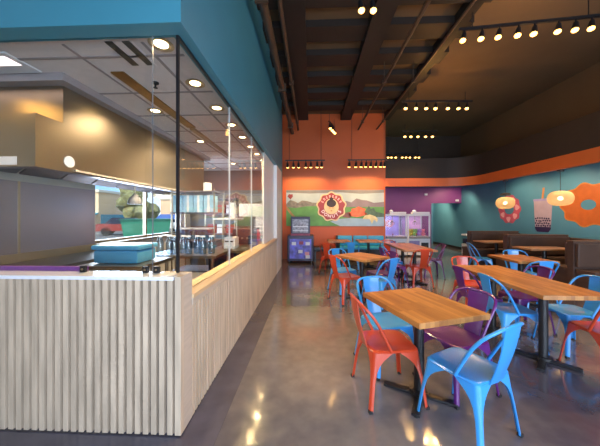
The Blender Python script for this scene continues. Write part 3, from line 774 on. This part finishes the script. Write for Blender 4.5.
M['pearl'] = mat('painted_pearls', (44, 30, 74), .55, var=.1)
M['cupline'] = mat('painted_lilac', (150, 140, 190), .55, var=.1)
t = thing('donut_wall_art', 'large orange scalloped donut painted on the teal wall', 'wall painting', (0, 0, 0))
yc, zc = 6.28, 1.70
ring(disc(yc, zc, .62, .47, 9, .07), disc(yc, zc, .17, .12), XR-.001, .004, MB()).build('frosting', M['donut_orange'], t)
ring(disc(yc, zc, .655, .5, 9, .07), disc(yc, zc, .61, .46, 9, .07), XR-.001, .003, MB()).build('rim', M['donut_rim'], t)
t = thing('donut_wall_art', 'pink donut with pale frosting dabs painted behind a hanging lamp', 'wall painting', (0, 0, 0))
yc, zc = 8.68, 1.66
ring(disc(yc, zc, .46, .45, 10, .05), disc(yc, zc, .2, .17), XR-.001, .004, MB()).build('frosting', M['donut_pink'], t)
o = MB()
for k in range(7):
    a = 2*PI*k/7+.3; onwall(o, disc(yc+.33*math.cos(a), zc+.32*math.sin(a), .085, .085, 3, .15, 24, k), XR-.005, .003)
o.build('frosting_dabs', M['donut_pale'], t)
t = thing('cup_wall_art', 'tall iced milk tea cup with dark pearls and straw painted on the teal wall', 'wall painting', (0, 0, -.14))
yc = 7.46
onwall(MB(), [(yc-.24, 1.22), (yc-.17, 1.14), (yc+.17, 1.14), (yc+.24, 1.22), (yc+.29, 2.02), (yc-.29, 2.02)], XR-.001, .004).build('cup', M['milk'], t)
onwall(MB(), [(yc-.3, 2.0), (yc+.3, 2.0), (yc+.3, 2.06), (yc-.3, 2.06)], XR-.005, .003).build('cup_rim', M['cupline'], t)
onwall(MB(), [(yc-.02, 2.05), (yc+.04, 2.05), (yc+.0, 2.36), (yc-.06, 2.36)], XR-.001, .004).build('straw', M['donut_rim'], t)
onwall(MB(), [(yc-.235, 1.21), (yc-.17, 1.14), (yc+.17, 1.14), (yc+.235, 1.21), (yc+.25, 1.28), (yc-.25, 1.28)], XR-.005, .003).build('pearl_bed', M['pearl'], t)
o = MB(); rr = random.Random(3)
for k in range(28):
    u, v = k % 7, k//7
    onwall(o, disc(yc-.205+.067*u+(.02 if v % 2 else -.012)+rr.uniform(-.008, .008), 1.315+.066*v+rr.uniform(-.01, .01), .025, .025, n=14), XR-.005, .003)
o.build('pearl_pattern', M['pearl'], t)

# ------------------------------------------------------------------ mural with the donut badge
MS = 8.72/260
def mp(px, py): return ((px-311)*MS, 1.44+(216-py)*MS)
mu = thing('wall_mural', 'wide landscape mural of hills, mountains and a lake with a round donut badge', 'mural', (0, YB, 0))
def mural(name, poly, m, lay, parent=mu, raw=False):
    pts = poly if raw else [mp(*p) for p in poly]
    return MB().prism(pts, lambda u, v, w: (u, -.004-.003*lay-w, v), .0028).build(name, m, parent)
mm = lambda n, c, var=.18, sc=3: mat(n, c, .5, var=var, scale=sc)
mural('sky', [(286.2, 190), (383, 190), (383, 226), (286.2, 226)], mm('mural_sky', (150, 172, 190), .08), 0)
mural('cloud_band', [(286.2, 190), (383, 190), (383, 193), (360, 194), (340, 192.5), (310, 193.6), (286.2, 192.5)], mm('mural_cloud', (106, 112, 120), .1), 1)
mural('far_mountains', [(340, 205), (346, 201), (351, 202.5), (356, 198.5), (361, 200), (366, 200.5), (373, 203), (383, 202), (383, 210), (340, 210)], mm('mural_mauve', (116, 108, 122)), 1)
mural('near_mountains', [(286.2, 204), (290, 200), (294, 201), (298, 203), (302, 200.5), (307, 201), (312, 202.5), (318, 203), (322, 206), (322, 210), (286.2, 210)], mm('mural_grey', (112, 112, 110), .35, 9), 2)
mural('meadow', [(286.2, 207), (296, 208), (305, 206.5), (320, 206), (345, 207), (383, 207), (383, 226), (286.2, 226)], mm('mural_green', (80, 136, 70), .35, 2), 3)
mural('lake', [(330, 221.5), (338, 219), (350, 218), (366, 218.5), (383, 216), (383, 226), (340, 226)], mm('mural_water', (140, 172, 200), .15), 4)
mural('autumn_trees', [(349, 216), (348, 213), (351, 211.5), (351, 209), (355, 208), (358, 206.5), (362, 208), (365, 209), (364, 212), (367, 214), (362, 216), (356, 217)], mm('mural_autumn', (212, 104, 62), .3, 9), 5)
mural('dark_trees', [(342, 217), (344, 213), (348, 212), (351, 214), (350, 218)], mm('mural_maroon', (112, 70, 66), .3, 9), 5)
mural('conifers', [(364, 214), (366, 209), (368, 206), (370, 209), (373, 208), (375, 212), (380, 213), (383, 214), (383, 217), (366, 217)], mm('mural_dark_green', (70, 96, 76), .3, 9), 5)
mural('pale_bush', [(362, 219), (364, 215.5), (369, 214.5), (374, 216), (377, 219), (376, 222), (373, 219.5), (371, 224), (369, 219)], mm('mural_pale', (206, 196, 150), .2, 9), 6)
mural('branch', [(286.2, 205.5), (289, 209), (292, 213), (295, 216.5), (294, 217.5), (290.5, 214.5), (286.2, 209)], mm('mural_bark', (150, 116, 74), .2, 9), 6)
mural('red_flower', [(287.5, 196.5), (289, 194), (291, 194.5), (292.5, 194), (293, 196.5), (290.5, 199.5)], mm('mural_red', (120, 44, 48), .2, 9), 6)
bx, bz = mp(331.2, 206.6); R = 14.3*MS
M['b_cream'] = mat('badge_cream', (204, 188, 152), .5, var=.04); M['b_body'] = mat('badge_maroon', (142, 54, 62), .5, var=.1, scale=2)
M['b_hair'] = mat('badge_hair', (52, 40, 36), .5, var=.1); M['b_skin'] = mat('badge_skin', (226, 186, 140), .5, var=.03); M['b_white'] = mat('badge_lilac_white', (226, 212, 226), .5, var=.02)
badge = mural('badge_rim', disc(bx, bz, R, R, 9, .055, 108, -PI/2*9), M['b_cream'], 8, raw=True)
def bpart(name, poly, m, lay): return mural(name, poly, M[m], lay, badge, True)
bpart('badge_body', disc(bx, bz, R*.9, R*.9, 9, .06, 108, -PI/2*9), 'b_body', 9)
egg = [(bx+R*.50*math.cos(a)*(1-.12*math.sin(a)), bz+R*.02+R*.55*math.sin(a)) for a in [2*PI*k/40 for k in range(40)]]
bpart('badge_centre', egg, 'b_cream', 10)
bpart('head_shape', disc(bx, bz-.04, R*.27, R*.33), 'b_skin', 11)
bpart('hair_shape', disc(bx, bz+R*.22, R*.33, R*.27), 'b_hair', 12)
bpart('bun_shape', disc(bx, bz+R*.52, R*.13, R*.13), 'b_hair', 12)
fe = MB()
for sx in (-1, 1): fe.prism(disc(bx+sx*R*.11, bz-R*.10, R*.05, R*.025, n=14), lambda u, v, w: (u, -.042-w, v), .003)
fe.prism(disc(bx, bz-R*.30, R*.07, R*.025, n=14), lambda u, v, w: (u, -.042-w, v), .003)
fe.build('face_marks', M['b_hair'], badge)
# lettering on the badge
def text_mesh(ch):
    cu = bpy.data.curves.new('t', 'FONT'); cu.body = ch; cu.size = 1; cu.align_x = 'CENTER'; cu.align_y = 'CENTER'; cu.extrude = .01; cu.offset = .025
    o = bpy.data.objects.new('t', cu); C.objects.link(o); bpy.context.view_layer.update()
    me = bpy.data.meshes.new_from_object(o.evaluated_get(bpy.context.evaluated_depsgraph_get()))
    bpy.data.objects.remove(o); return me
def letter_arc(word, rad, a0, a1, size, bottom=True):
    bm = bmesh.new()
    for i, ch in enumerate(word):
        a = a0+(a1-a0)*i/(len(word)-1); me = text_mesh(ch)
        tmp = bmesh.new(); tmp.from_mesh(me)
        rot = a+PI/2 if bottom else a-PI/2
        tmp.transform(Matrix.Translation((bx+rad*math.cos(a), -.040, bz+rad*math.sin(a))) @ Matrix.Rotation(-rot, 4, 'Y') @ Matrix.Rotation(PI/2, 4, 'X') @ Matrix.Diagonal((size, size, .2, 1)))
        m2 = bpy.data.meshes.new('x'); tmp.to_mesh(m2); tmp.free(); bm.from_mesh(m2)
    mb = MB(); mb.bm.free(); mb.bm = bm; return mb
letter_arc('DONUTS', R*.68, math.radians(212), math.radians(328), R*.30).build('lettering', M['b_white'], badge)
o = MB()      # the upper word is too small to read in the photograph: short strokes
for i in range(8):
    a = math.radians(152-17.7*i); c_, s_ = math.cos(a), math.sin(a)
    p = [(-.045, -.075), (-.015, -.075), (-.015, .0), (.015, .0), (.015, -.075), (.045, -.075), (.045, .075), (-.045, .075)] if i % 2 else [(-.04, -.07), (.04, -.07), (.04, -.03), (.0, .0), (.04, .03), (.04, .07), (-.04, .07)]
    o.prism([(bx+R*.70*c_+(u*s_+v*c_)*R*1.25, bz+R*.70*s_+(-u*c_+v*s_)*R*1.25) for u, v in p], lambda u, v, w: (u, -.038-w, v), .003)
o.build('upper_lettering', M['donut_pale'], badge)

# ------------------------------------------------------------------ arcade cabinet
def patch(name, c, var=.8, sc=9, **k): return mat(name, c, .35, var=var, scale=sc, **k)
M['arc_blue'] = patch('arcade_blue_print', (104, 104, 206), .6, 7); M['arc_dark'] = mat('arcade_dark', (36, 30, 66), .4, var=.1)
M['arc_glass'] = patch('arcade_prizes', (150, 150, 160), .7, 14); M['arc_red'] = mat('arcade_red', (150, 50, 80), .4, var=.2, scale=9)
ar = thing('arcade_cabinet', 'blue and purple arcade prize cabinet at the end of the slatted counter', 'arcade machine', P(-.32, 8.22, 0))
MB().b2((-.40, -.3, .06), (.40, .3, .84), bev=.02).build('lower_cabinet', M['arc_dark'], ar)
MB().b2((-.30, -.22, .84), (.29, .28, 1.42), bev=.015).build('upper_cabinet', M['arc_dark'], ar)
MB().b2((-.33, -.308, .14), (.33, -.3, .74)).build('front_print', M['arc_blue'], ar)
for x, z, c in ((-.2, .6, 'white'), (.02, .62, 'arc_red'), (.22, .6, 'white'), (-.2, .34, 'arc_blue'), (0, .36, 'white'), (.2, .3, 'donut_pale'), (.22, .2, 'white')):
    MB().box((x, -.312, z), (.13, .01, .1), bev=.004).build('button_panel', M[c], ar)
MB().b2((-.25, -.228, .93), (.24, -.22, 1.34)).build('display_window', M['arc_glass'], ar)
MB().b2((-.24, -.235, 1.1), (.23, -.228, 1.13)).b2((-.24, -.235, .98), (.23, -.228, 1.0)).build('display_shelf', M['white'], ar)
MB().b2((-.30, -.26, .84), (.29, -.22, .9)).build('control_ledge', M['arc_red'], ar)
for sx in (-.33, .33):
    for sy in (-.24, .24): MB().cyl((sx, sy, 0), (sx, sy, .06), .03).build('foot', M['black'], ar)

# ------------------------------------------------------------------ claw machines
M['claw_back'] = mat('claw_lilac', (176, 160, 220), .4, var=.25, scale=3, emit=(190, 170, 240), estr=.15)
M['claw_back2'] = mat('claw_pink', (206, 160, 190), .4, var=.3, scale=4, emit=(230, 190, 220), estr=.15)
def claw(xc, label, back, kind):
    t = thing('claw_machine', label, 'claw machine', (xc, 9.62+SH*xc, 0), 0, 'claw machines'); w_, d_ = .395, .38
    MB().b2((-w_, -d_, .05), (w_, d_, .80), bev=.012).build('base_cabinet', M['white'], t)
    for sx in (-1, 1):
        for sy in (-1, 1): MB().b2((sx*w_-sx*.045, sy*d_-sy*.045, .80), (sx*w_, sy*d_, 1.62)).build('post', M['white'], t)
    MB().b2((-w_, -d_, 1.6), (w_, d_, 1.68), bev=.01).build('canopy', M['white'], t)
    MB().b2((-.2, -d_, 1.68), (.38, -d_+.25, 1.76), bev=.02).ball((-.12, -d_+.12, 1.78), .07).build('topper', M['white'], t)
    MB().b2((-w_+.045, d_-.03, .8), (w_-.045, d_-.01, 1.6)).build('back_panel', M[back], t)
    MB().b2((-w_+.045, -d_+.01, .8), (w_-.045, -d_+.016, 1.6)).build('front_pane', M['case_glass'], t)
    for sx in (-1, 1): MB().b2((sx*(w_-.016), -d_+.045, .8), (sx*(w_-.01), d_-.045, 1.6)).build('side_pane', M['case_glass'], t)
    MB().b2((-w_+.05, -d_-.14, .72), (w_-.05, -d_, .80), bev=.015).build('control_deck', M['grey'], t)
    j = MB().cyl((-.12, -d_-.07, .8), (-.12, -d_-.07, .88), .008, n=8).build('joystick', M['black'], t); MB().ball((-.12, -d_-.07, .89), .022).build('knob', M['red'], j)
    MB().b2((.08, -d_-.008, .28), (.33, -d_, .55)).build('prize_chute', M['black'], t)
    MB().b2((-.34, -d_-.006, .18), (.02, -d_, .62)).build('front_print', M['cupline'], t)
    c_ = MB().cyl((0, 0, 1.4), (0, 0, 1.6), .012, n=8).ball((0, 0, 1.38), .045)
    for k in range(3):
        a = 2*PI*k/3; c_.tube([(0, 0, 1.37), (.09*math.cos(a), .09*math.sin(a), 1.32), (.07*math.cos(a), .07*math.sin(a), 1.24)], .008, n=6)
    c_.build('claw', M['steel'], t)
    for sx in (-1, 1):
        for sy in (-1, 1): MB().cyl((sx*.33, sy*.32, 0), (sx*.33, sy*.32, .05), .03).build('foot', M['black'], t)
    if kind: 
        MB().cyl((0, d_-.032, 1.28), (0, d_-.04, 1.28), .16, n=28).build('round_print', M['donut_pale'], t)
        MB().cyl((0, d_-.04, 1.28), (0, d_-.045, 1.28), .07, n=20).build('print_centre', M['b_white'], t)
    t.scale = (1, 1, .9)
    l = bpy.data.lights.new('case_light', 'AREA'); l.energy = 2.5; l.size = .5; l.color = lin((235, 215, 255))
    o = bpy.data.objects.new('case_lamp', l); C.objects.link(o); o.location = (xc, 9.62+SH*xc, 1.43); o['kind'] = 'helper'
    return t
claw(3.0, 'white claw machine with lilac interior and a round print, beside the orange wall', 'claw_back', 1)
claw(3.83, 'white claw machine with yellow and pink toys, next to the passage', 'claw_back2', 0)
cols = [mat('plush_%s' % n, c, .8, var=.1) for n, c in (('yellow', (226, 206, 92)), ('pink', (232, 140, 160)), ('green', (150, 200, 120)), ('cream', (236, 222, 200)), ('lilac', (170, 140, 210)))]
cn_ = ['yellow', 'pink', 'green', 'cream', 'lilac']; rr = random.Random(5); seen = set()
k = 0
for i in range(4):
    for jj in range(2):
        ci = (i*2+jj*3) % 5; x = 3.83-.24+.155*i; y = 9.62+SH*3.83-.2+.2*jj
        q = thing('plush_toy', '%s plush toy lying %s in the claw machine next to the passage' % (cn_[ci], ['in the front row', 'in the back row'][jj]), 'toy', (x, y, .722), rr.uniform(-.5, .5), 'plush toys in the claw machine')
        MB().ball((0, 0, .075), .075, (1, .9, 1), 12).build('body', cols[ci], q, smooth=60)
        hd_ = MB().ball((0, 0, .185), .055, n=12).build('head', cols[ci], q, smooth=60)
        for sx in (-1, 1): MB().ball((sx*.04, 0, .235), .02, n=8).build('ear', cols[ci], hd_, smooth=60)
# small capsule vending machine near the passage
q = thing('capsule_machine', 'small clear-topped capsule vending machine by the teal wall beside the farthest booth', 'vending machine', P(6.08, 10.1, 0))
MB().b2((-.15, -.15, 0), (.15, .15, .36), bev=.01).build('base_cabinet', M['white'], q)
MB().b2((-.14, -.14, .36), (.14, .14, .68)).build('clear_case', M['case_glass'], q)
MB().b2((-.12, -.12, .37), (.12, .12, .56), bev=.02).build('capsules', M['arc_dark'], q)
MB().b2((-.16, -.16, .68), (.16, .16, .74), bev=.01).build('lid', M['white'], q)
MB().cyl((0, -.15, .2), (0, -.18, .2), .04).build('crank', M['steel'], q)
# emergency fittings near the purple header
for i, (x, y, z, lb) in enumerate(((4.9, YP-.03, 2.36, 'small white emergency lamp pair on the purple wall'), (6.2, YP-.03, 2.1, 'small white alarm box at the corner of the purple header'))):
    q = thing('wall_alarm', lb, 'alarm', (x, y, z)); MB().b2((-.06, -.03, -.04), (.06, .03, .04), bev=.008).build('housing', M['white'], q)
    MB().ball((0, -.035, 0), .02).build('lens', M['white'], q)

# ------------------------------------------------------------------ outside the kitchen window
gm = mat('asphalt', (96, 96, 100), .8, var=.1)
struct(MB().b2((-75, -20, -.2), (XL-.25, 75, -.1)).build('ground', gm))
def building(c, sx, sy, h, wallc, awn, label):
    t = thing('shop_building', label, 'building', (c[0], c[1], -.1))
    MB().b2((-sx/2, -sy/2, 0), (sx/2, sy/2, h)).build('wall', mat('stucco_wall', wallc, .8, var=.06), t)
    MB().b2((-sx/2-.15, -sy/2-.15, h), (sx/2+.15, sy/2+.15, h+.3)).build('parapet', mat('parapet_trim', (230, 220, 205), .7), t)
    MB().prism([(0, h*.45), (-1.4, h*.3), (-1.4, h*.27), (0, h*.42)], lambda u, v, w: (-sx/2+w, -sy/2+u, v), sx).build('awning', mat('awning_cloth', awn, .7), t)
    for i in range(int(sx/3)):
        p = MB().b2((-sx/2+i*3+.6, -sy/2-.05, .1), (-sx/2+i*3+2.4, -sy/2, h*.26)).build('shop_window', M['navy'], t)
    MB().b2((sx/2, -sy/2+.3, .3), (sx/2+.05, sy/2-.3, h*.4)).build('side_sign', mat('side_panel', awn, .6), t)
building((-29.5, 33), 10, 8, 4.3, (232, 200, 164), (70, 156, 186), 'beige shop building with teal awning seen through the kitchen window')
building((-19.0, 41), 7, 6, 4.0, (226, 190, 158), (60, 96, 170), 'low beige building with blue awning at the far side of the parking lot')
def tree(x, y, h, r, c, label):
    t = thing('tree', label, 'tree', (x, y, -.1))
    MB().cyl((0, 0, 0), (0, 0, h*.55), .16, .08, n=8).build('trunk', mat('bark', (96, 76, 60), .9), t)
    o = MB(); rr = random.Random(int(x*10))
    for k in range(34):
        a = rr.uniform(0, 2*PI); q = rr.uniform(0, r*.75); o.ico((q*math.cos(a), q*math.sin(a), h*.65+rr.uniform(-.32, .35)*h), r*rr.uniform(.22, .42), 2, .16)
    o.build('crown', mat('leaves', c, .9, var=.4, scale=2), t)
tree(-20.5, 30, 4.3, 2.4, (128, 126, 86), 'olive tree between the two beige buildings outside')
tree(-13.2, 33, 4.2, 1.6, (110, 118, 80), 'green tree beyond the parked cars outside')
def car(x, y, rz, c, label):
    t = thing('car', label, 'car', (x, y, -.1), rz); m_ = mat('car_paint', c, .3, var=.03, coat=.5)
    MB().prism([(-2.1, .35), (2.1, .35), (2.15, .7), (1.9, .85), (-1.9, .92), (-2.15, .75)], lambda u, v, w: (u, -.85+w, v), 1.7).build('body', m_, t)
    MB().prism([(-1.5, .9), (1.1, .86), (.55, 1.38), (-1.0, 1.4)], lambda u, v, w: (u, -.72+w, v), 1.44).build('cabin', M['navy'], t)
    for sx in (-1.35, 1.35):
        for sy in (-.75, .75): MB().cyl((sx, sy-.1, .33), (sx, sy+.1, .33), .33, n=16).build('wheel', M['rubber'], t)
car(-15.2, 21.0, .5, (150, 60, 54), 'red car parked outside the kitchen window')
car(-12.2, 26.0, .3, (190, 192, 196), 'silver car parked outside the kitchen window')
t = thing('dumpster', 'green waste container standing outside the kitchen window', 'waste container', (-9.4, 14.6, -.1), .5)
MB().prism([(-1.0, .15), (1.0, .15), (1.2, 1.3), (-1.2, 1.3)], lambda u, v, w: (u, -.8+w, v), 1.6).build('bin_body', mat('green_paint', (48, 132, 108), .5), t)
MB().b2((-1.25, -.85, 1.3), (1.25, .85, 1.38)).build('lid', mat('green_lid', (40, 112, 96), .5), t)
for sx in (-.8, .8):
    for sy in (-.6, .6): MB().cyl((sx, sy-.04, .08), (sx, sy+.04, .08), .08).build('wheel', M['rubber'], t)

# ------------------------------------------------------------------ light
def area(loc, rot, sx, sy, e, col, name):
    l = bpy.data.lights.new(name, 'AREA'); l.shape = 'RECTANGLE'; l.size = sx; l.size_y = sy; l.energy = e; l.color = lin(col)
    o = bpy.data.objects.new(name, l); C.objects.link(o); o.location = loc; o.rotation_euler = rot; o['kind'] = 'helper'; return o
area((2.7, Y0-.3, 1.65), (PI/2-.2, 0, 0), 7.2, 2.7, 720, (222, 232, 255), 'daylight_storefront')
area((XL-.3, 5.4, 1.5), (PI/2, 0, -PI/2), 2.6, .95, 140, (216, 230, 255), 'daylight_kitchen')
sun = bpy.data.lights.new('sun', 'SUN'); sun.energy = 7; sun.angle = .02; sun.color = lin((255, 244, 226))
so = bpy.data.objects.new('sun', sun); C.objects.link(so); so.rotation_euler = (math.radians(48), 0, math.radians(-12)); so['kind'] = 'helper'
wd = bpy.data.worlds.new('World'); SC.world = wd; wd.use_nodes = True; nt = wd.node_tree; bg = nt.nodes['Background']
tc = nt.nodes.new('ShaderNodeTexCoord'); nz = nt.nodes.new('ShaderNodeTexNoise'); nz.inputs['Scale'].default_value = 3; nz.inputs['Detail'].default_value = 6
nt.links.new(tc.outputs['Generated'], nz.inputs['Vector']); rp = nt.nodes.new('ShaderNodeValToRGB')
rp.color_ramp.elements[0].position = .42; rp.color_ramp.elements[0].color = lin((150, 192, 236))+(1,); rp.color_ramp.elements[1].position = .62; rp.color_ramp.elements[1].color = lin((238, 242, 248))+(1,)
nt.links.new(nz.outputs['Fac'], rp.inputs['Fac']); nt.links.new(rp.outputs['Color'], bg.inputs['Color']); bg.inputs['Strength'].default_value = 2.2

# ------------------------------------------------------------------ camera
cam = bpy.data.cameras.new('Camera'); co = bpy.data.objects.new('Camera', cam); C.objects.link(co); SC.camera = co
cam.sensor_width = 36; cam.lens = 260/600*36; cam.shift_y = -7/600; cam.clip_start = .05; cam.clip_end = 300
co.location = (0, 0, 1.44); co.rotation_euler = (PI/2, 0, math.atan(SH))

SC.view_settings.view_transform = 'Standard'; SC.view_settings.look = 'None'; SC.view_settings.exposure = 0.0; SC.view_settings.gamma = 1
SC.cycles.max_bounces = 10; SC.cycles.transparent_max_bounces = 24; SC.cycles.glossy_bounces = 5; SC.cycles.diffuse_bounces = 4
SC.cycles.caustics_reflective = False; SC.cycles.caustics_refractive = False; SC.cycles.sample_clamp_indirect = 4
